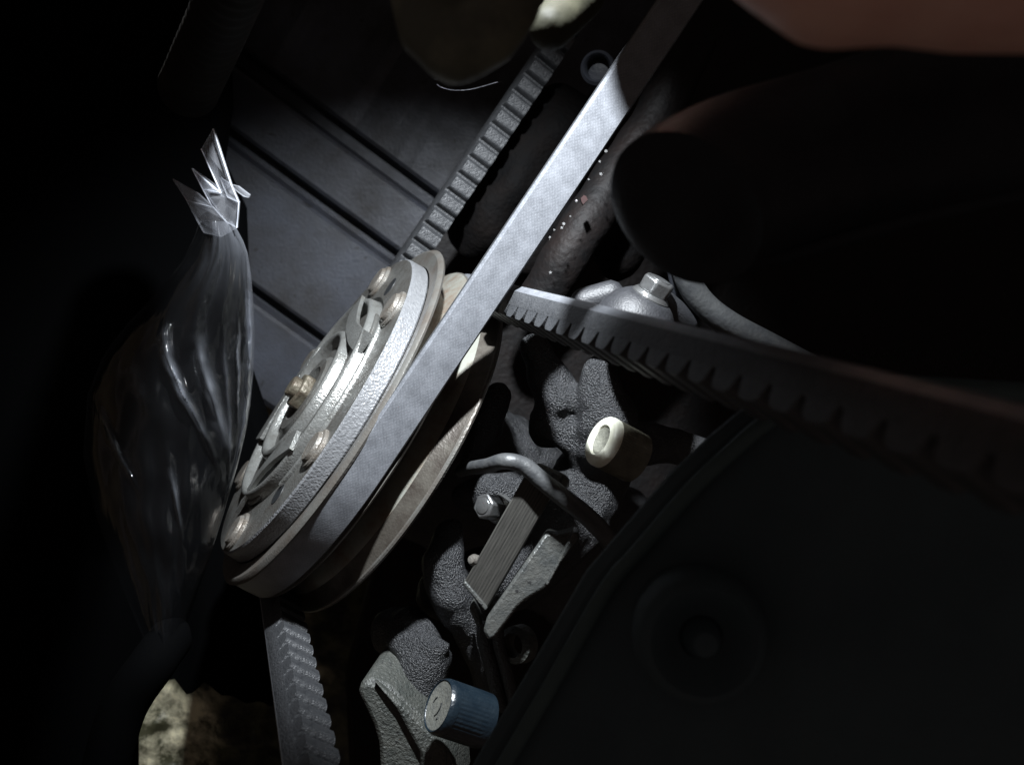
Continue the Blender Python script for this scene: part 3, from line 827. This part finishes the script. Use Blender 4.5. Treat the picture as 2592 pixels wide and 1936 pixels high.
# dark hose lying between the belts, wet with drops
bm = bmesh.new()
tube(bm, smooth_path([P(1760, 90, .33), P(1660, 300, .33), P(1560, 450, .325), P(1450, 620, .32), P(1370, 760, .325)], 8), lambda s: pxr(60, .325) * (1 + 0.03 * math.sin(s * 40)), 28)
o = finish('oily_hose', bm, M['oily'], base=P(1560, 450, .325))
tag(o, 'oily black hose lying under the pale belt', 'hose')
blob('oil_crust', [chain((1200, 600, .385, 70), (1300, 480, .38, 90), (1420, 300, .38, 80)), chain((1330, 640, .36, 60), (1400, 520, .36, 50), (1480, 380, .36, 50)),
                   chain((1560, 640, .35, 70), (1640, 560, .35, 60))], M['crust'], base=P(1330, 480, .38), voxel=0.0022, it=6, lump=0.004, lscale=70)
tag(bpy.data.objects['oil_crust'], 'lumpy oil covered casting between the two belt runs', 'casting')
for k, (a, b, r) in enumerate([(1534, 383, 7), (1521, 441, 7), (1518, 409, 5), (1459, 509, 6), (1444, 548, 4), (1427, 567, 7), (1422, 577, 6), (1403, 582, 4), (1392, 601, 5), (1393, 690, 6), (1490, 454, 4)]):
    bm = bmesh.new()
    dd = .296
    bmesh.ops.create_icosphere(bm, subdivisions=2, radius=pxr(r * 0.6, dd), matrix=Matrix.Translation(P(a, b, dd)) @ Matrix.Diagonal((1, 1, 0.6, 1)))
    o = finish('oil_drop', bm, M['drop'], base=P(a, b, dd))
    tag(o, 'tiny glinting drop on the oily hose beside the pale belt', 'drop', 'drops on the oily hose')
bm = bmesh.new()
prism(bm, [P(a, b, .300) for a, b in [(1470, 502), (1478, 494), (1484, 497), (1488, 506), (1476, 518), (1472, 511)]], Vector((0, 0, -0.002)))
o = finish('red_paint_chip', bm, M['red'], base=P(1480, 505, .30)); tag(o, 'dull red paint chip on the oily hose', 'paint chip')
# plug near the top of the pale belt
pg = empty('socket_plug', P(1500, 180, .33), 'dark round plug left of the top of the pale belt', 'plug')
bm = bmesh.new()
lathe(bm, P(1512, 172, .325), Vector((-0.25, -0.15, 0.95)), [(pxr(30, .32), -.012), (pxr(46, .32), -.012), (pxr(44, .32), 0), (pxr(36, .32), .0012), (pxr(30, .32), 0), (pxr(30, .32), -.006)], 40)
finish('plug_ring', bm, M['rubber'], pg)
bm = bmesh.new()
lathe(bm, P(1512, 172, .328), Vector((-0.25, -0.15, 0.95)), [(0, -.010), (pxr(31, .32), -.010), (pxr(31, .32), -.002), (0, -.001)], 32, closed=False)
finish('plug_core', bm, M['rubber'], pg)

# ------------------------------------------------------------------ greasy housing at the top
gh = empty('greasy_housing', P(1230, 40, .14), 'blurred greasy olive housing hanging over the top of the belts', 'housing')
blob('housing_body', [chain((1085, -30, .142, 100), (1100, 75, .141, 98), (1150, 115, .140, 102), (1225, 80, .139, 98), (1290, -10, .138, 90), (1330, -130, .136, 100)),
                      chain((1100, -190, .142, 130), (1300, -200, .140, 150))], M['grime'], gh, voxel=0.0009, it=8, lump=0.0009, lscale=110)
blob('highlight_lobe', [chain((1392, 70, .178, 58), (1440, 20, .185, 66), (1470, -12, .188, 62))], M['olive'], gh, voxel=0.0010, it=8, lump=0.0008, lscale=110)  # lobe added to carry the highlight on the housing
bm = bmesh.new()
tube(bm, smooth_path([P(1106, 214, .232), P(1118, 222, .232), P(1150, 229, .232), P(1195, 226, .232), P(1260, 208, .233)], 8), 0.00005, 6)
o = finish('loose_fibre', bm, M['rubber'], base=P(1118, 222, .232)); tag(o, 'single pale fibre curling under the greasy housing', 'fibre')

# ------------------------------------------------------------------ ribbed hose, upper left
bm = bmesh.new()
pa_ = smooth_path([P(478, 222, .28), P(515, 140, .25), P(555, 50, .22), P(600, -60, .185), P(640, -160, .165)], 40)
tube(bm, pa_, lambda s: pxr(72, .28 - .10 * s) * (1 + 0.05 * math.cos(s * 2 * math.pi * 20)), 32)
o = finish('ribbed_hose', bm, M['ribbed'], base=P(590, 70, .24)); tag(o, 'black ribbed air hose at the dark upper left', 'hose')

# ------------------------------------------------------------------ clear plastic bag at the left
bag = empty('plastic_bag', P(520, 900, .26), 'clear crumpled plastic bag with torn top left of the pulley', 'plastic bag')
def interp(tab, y):
    for (y0, a), (y1, b) in zip(tab, tab[1:]):
        if y <= y1:
            f = max(0, (y - y0) / (y1 - y0)); f = f * f * (3 - 2 * f) if False else f
            return a + (b - a) * f
    return tab[-1][1]
right = [(560, 588), (580, 600), (610, 616), (640, 627), (700, 636), (760, 641), (850, 645), (950, 641), (1020, 634), (1080, 625), (1140, 611), (1190, 598), (1300, 566), (1380, 541), (1460, 514), (1560, 480), (1700, 440)]
left = [(560, 505), (600, 492), (660, 462), (740, 400), (820, 320), (900, 260), (1000, 220), (1150, 210), (1300, 240), (1460, 300), (1560, 340), (1700, 400)]
bm = bmesh.new()
ny, nx = 140, 160
crl = bm.verts.layers.float.new('crease')
rows = []
# (place across, height) to (place across, height), width, strength
GATH = ((0.34, 850, 0.72, 1085, .030, 1.2), (0.61, 870, 0.88, 1110, .040, 0.9), (0.88, 860, 0.92, 1010, .010, 1.2), (0.965, 700, 0.985, 1180, .012, 0.9),
        (0.11, 1060, 0.27, 1185, .018, 0.8), (0.57, 1195, 0.67, 1330, .022, 0.5), (0.80, 900, 0.95, 1180, .012, 0.5), (0.20, 900, 0.34, 1010, .05, 0.25))
for i in range(ny + 1):
    y = 560 + 1140 * i / ny
    xr, xl = interp(right, y), interp(left, y)
    row = []
    for j in range(nx + 1):
        s = j / nx
        fold = 0.0; cr = 0.0
        wgt = min(1, (y - 560) / 260)
        for k, (c0, ya, c1, yb, w, a) in enumerate(GATH):
            f = (y - ya) / (yb - ya)
            cc = c0 + (c1 - c0) * max(-0.5, min(1.5, f)) + 0.010 * noise.noise(Vector((k * 9.1, y * .015, 2)))
            ww = w * (1.15 - 0.5 * max(0, min(1, f))) * (1 + 0.35 * noise.noise(Vector((k * 3.3, y * .03, 5))))
            e = math.exp(-((s - cc) / ww) ** 2)
            fold += a * e * max(0.0, 1 - abs(f - 0.5) / 1.1)
            vis = max(0.0, 1 - ((f - 0.5) / 0.62) ** 2)
            cr += a * vis * e * (0.75 + 0.5 * noise.noise(Vector((k * 5.7, y * .04, 9))))
        neck = math.exp(-((y - 590) / 95) ** 2) * max(0, (s - 0.25) / 0.75)
        cr += 0.8 * neck + 0.45 * math.exp(-((s - 1.0) / 0.05) ** 2) * math.exp(-((y - 760) / 260) ** 2)
        bulge = math.sqrt(max(0.0, 1 - (2 * s - 1) ** 2))
        x = xl + (xr - xl) * s
        d = .282 - 0.030 * bulge - 0.0042 * fold * wgt + 0.0022 * noise.noise(Vector((s * 9, y * .010, 1)))
        v = bm.verts.new(P(x, y, d)); v[crl] = min(1.0, cr)
        row.append(v)
    rows.append(row)
for i in range(ny):
    for j in range(nx):
        bm.faces.new((rows[i][j], rows[i][j + 1], rows[i + 1][j + 1], rows[i + 1][j]))
finish('bag_film', bm, M['film'], bag, angle=80)
def shard(pts, m=M['shard']):
    """a stiff torn flap: bent sheet of film with a thin edge"""
    bm = bmesh.new()
    prism(bm, [P(*p) for p in pts], Vector((0.0003, 0.0002, -0.0004)))
    return finish('torn_flap', bm, m, bag, smooth=False)
shard([(539, 326, .250), (509, 377, .252), (559, 488, .258), (585, 468, .255)])
shard([(486, 427, .252), (540, 478, .254), (559, 488, .256), (513, 479, .256)])
shard([(486, 427, .254), (513, 479, .2575), (559, 490, .2585), (604, 513, .258), (599, 577, .260), (572, 563, .261), (538, 525, .2605)])
shard([(436, 454, .262), (472, 509, .263), (538, 525, .264), (500, 490, .262)])
shard([(472, 509, .266), (538, 525, .266), (572, 563, .267), (599, 577, .265), (560, 600, .270), (515, 590, .274), (495, 555, .272)])
shard([(585, 468, .253), (602, 472, .2525), (631, 494, .252), (628, 501, .2522), (616, 498, .2525), (588, 476, .2535)])
shard([(556, 450, .256), (585, 468, .256), (604, 513, .257), (575, 500, .257)])
for pth in ([(539, 326, .2495), (585, 468, .2545), (604, 513, .2575), (599, 577, .2595)], [(509, 377, .2515), (559, 488, .2575)], [(486, 427, .2515), (513, 479, .256), (538, 525, .260)], [(513, 479, .2565), (559, 489, .2575)], [(486, 427, .2515), (559, 489, .2573)]):
    bm = bmesh.new()
    tube(bm, [P(*p) for p in pth], 0.00016, 6)
    finish('folded_edge', bm, M['fold'], bag)

# ------------------------------------------------------------------ dark hoses at the lower left
bm = bmesh.new()
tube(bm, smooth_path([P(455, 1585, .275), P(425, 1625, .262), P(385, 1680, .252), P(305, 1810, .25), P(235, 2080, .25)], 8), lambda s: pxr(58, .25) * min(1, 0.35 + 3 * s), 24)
o = finish('lower_hose', bm, M['backing'], base=P(385, 1650, .25)); tag(o, 'dim black hose leaving the plastic bag towards the lower left', 'hose')
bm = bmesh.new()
prism(bm, [P(a, b, .395) for a, b in [(-600, -600), (560, -600), (575, 60), (580, 260), (560, 400), (615, 520), (620, 640), (610, 760), (620, 900), (680, 1080), (700, 1250), (760, 1500), (760, 1740), (760, 2150), (-600, 2150)]], Vector((0, 0, -0.012)))  # black sheet added to keep the left side dark
o = finish('dark_backing', bm, M['backing'], base=P(100, 1400, .36), bevel=0.006); tag(o, 'flat black shield filling the dark left side behind the bag', 'backing')

# ------------------------------------------------------------------ near dark things at the right
bm = bmesh.new()  # stand-in for the ground, raised so the torch lights this patch
nn = 24
gp = {}
for i in range(nn + 1):
    for j in range(nn + 1):
        px = 352 + 360 * i / nn
        y0 = 1728 + 28 * noise.noise(Vector((px * .02, 1, 7))) + 10 * noise.noise(Vector((px * .08, 3, 7))) + 0.22 * max(0, px - 440)
        py = y0 + (2030 - y0) * j / nn
        gp[i, j] = bm.verts.new(P(px, py, .372 - 0.010 * noise.noise(Vector((px * .006, py * .006, 4))) - 0.004 * noise.noise(Vector((px * .02, py * .02, 8)))))
for i in range(nn):
    for j in range(nn):
        bm.faces.new((gp[i, j], gp[i + 1, j], gp[i + 1, j + 1], gp[i, j + 1]))
bmesh.ops.solidify(bm, geom=bm.faces[:], thickness=0.004)
o = finish('raised_dirt_patch', bm, M['dirt']); tag(o, 'mottled mossy dirt patch raised to catch the torch at the lower left beside the cogged belt', 'dirt patch')

# ------------------------------------------------------------------ shroud
sh = empty('fan_shroud', P(2000, 1600, .17), 'large unlit black plastic shroud filling the lower right corner', 'shroud')
bm = bmesh.new()
edge = [(1130, 2030), (1185, 1936), (1330, 1690), (1475, 1440), (1560, 1340), (1690, 1190), (1800, 1085), (1880, 1020), (2000, 960), (2200, 930), (2700, 960)]
DSH = lambda a, b: .185 - 0.03 * (a - 1200) / 1400
outer = [P(a, b, DSH(a, b)) for a, b in edge] + [P(2750, 2100, .155), P(1200, 2100, .187)]
prism(bm, outer, Vector((0.003, -0.003, -0.010)))
finish('shroud_panel', bm, M['blackplastic'], sh, bevel=0.003)
bm = bmesh.new()
lip = smooth_path([P(a + 62, b + 48, DSH(a, b) - .003) for a, b in edge], 6)
tube(bm, lip, lambda s: 0.0016, 12)
finish('shroud_lip', bm, M['lip'], sh)
bm = bmesh.new()
cb = P(1780, 1620, .160); zb = Vector((-0.05, 0.02, 1))
lathe(bm, cb, zb, [(pxr(55, .16), -.012), (pxr(160, .16), -.014), (pxr(175, .16), -.004), (pxr(158, .16), .0005), (pxr(135, .16), .0018), (pxr(112, .16), .0002), (pxr(82, .16), -.002), (pxr(55, .16), -.0025)], 64)
finish('shroud_boss', bm, M['blackplastic'], sh)
bm = bmesh.new()
lathe(bm, cb, zb, [(0, -.012), (pxr(58, .16), -.012), (pxr(50, .16), -.001), (pxr(30, .16), .003), (0, .004)], 40, closed=False)
finish('boss_dome', bm, M['blackplastic'], sh)
bh = empty('large_hose', P(2150, 400, .15), 'big unlit black rubber hose at the right with a faint sheen', 'hose')
bm = bmesh.new()
tube(bm, smooth_path([P(1722, 545, .150), P(1735, 530, .151), P(1790, 490, .154), P(1900, 440, .157), P(2100, 380, .16), P(2350, 310, .155), P(2750, 220, .15)], 10),
     lambda s: pxr(205, .16) * min(1, 0.10 + 0.92 * math.sqrt(max(0, min(1, s * 7.5)))), 40)
finish('hose_body', bm, M['rubber'], bh)
bm = bmesh.new()
tube(bm, smooth_path([P(1765, 660, .175), P(1850, 665, .172), P(1980, 640, .168), P(2150, 590, .164), P(2400, 520, .16), P(2750, 440, .155)], 10), pxr(32, .165), 16)
finish('hose_rib', bm, M['rubber'], bh)

# ------------------------------------------------------------------ the hand at the top right
hd = blob('hand', [
    chain((2760, -120, 0.0972, 260), (2480, -112, 0.0972, 250), (2300, -125, 0.0972, 242), (2130, -108, 0.0972, 236)),
    chain((2760, -330, 0.0972, 250), (2480, -360, 0.0972, 250), (2150, -330, 0.0972, 240)),
    chain((3300, -200, 0.1008, 300), (2980, -190, 0.0994, 280), (2700, -200, 0.0972, 280)),
    # little, ring, middle and first finger curling away to the left above the frame
    chain((2130, -110, 0.0972, 225), (2000, -135, 0.0986, 185), (1850, -220, 0.1022, 160), (1760, -340, 0.1080, 150), (1800, -440, 0.1152, 140), (1900, -470, 0.1195, 125)),
    chain((2120, -330, 0.0936, 190), (1900, -400, 0.0936, 165), (1740, -520, 0.0994, 155), (1720, -650, 0.1080, 145), (1820, -720, 0.1152, 125)),
    chain((2120, -500, 0.0936, 180), (1880, -600, 0.0922, 160), (1720, -740, 0.0965, 152), (1690, -890, 0.1051, 142), (1790, -950, 0.1123, 122)),
    chain((2160, -640, 0.0950, 175), (1940, -790, 0.0936, 158), (1800, -950, 0.0965, 148), (1770, -1100, 0.1037, 135), (1860, -1150, 0.1094, 118)),
    # two extra fingers, out of frame, added to shadow the top of the pale belt
    [(P(2420, -420, .094), 0.0098), (Vector((0.056, 0.105, H - 0.100)), 0.0100), (Vector((0.053, 0.121, H - 0.130)), 0.0098), (Vector((0.041, 0.118, H - 0.169)), 0.0094), (Vector((0.0225, 0.109, H - 0.206)), 0.0085)],
    [(P(2420, -560, .094), 0.0098), (Vector((0.054, 0.128, H - 0.102)), 0.0098), (Vector((0.050, 0.139, H - 0.128)), 0.0094), (Vector((0.038, 0.136, H - 0.166)), 0.0090), (Vector((0.0200, 0.1240, H - 0.199)), 0.0088)],
    chain((2480, -360, 0.0972, 250), (2300, -560, 0.0965, 230), (2160, -640, 0.0950, 175)),
], M['skin'], base=P(2400, -150, .097), voxel=0.0013, it=10)
tag(hd, 'out of focus bare hand reaching in at the top right corner', 'hand')
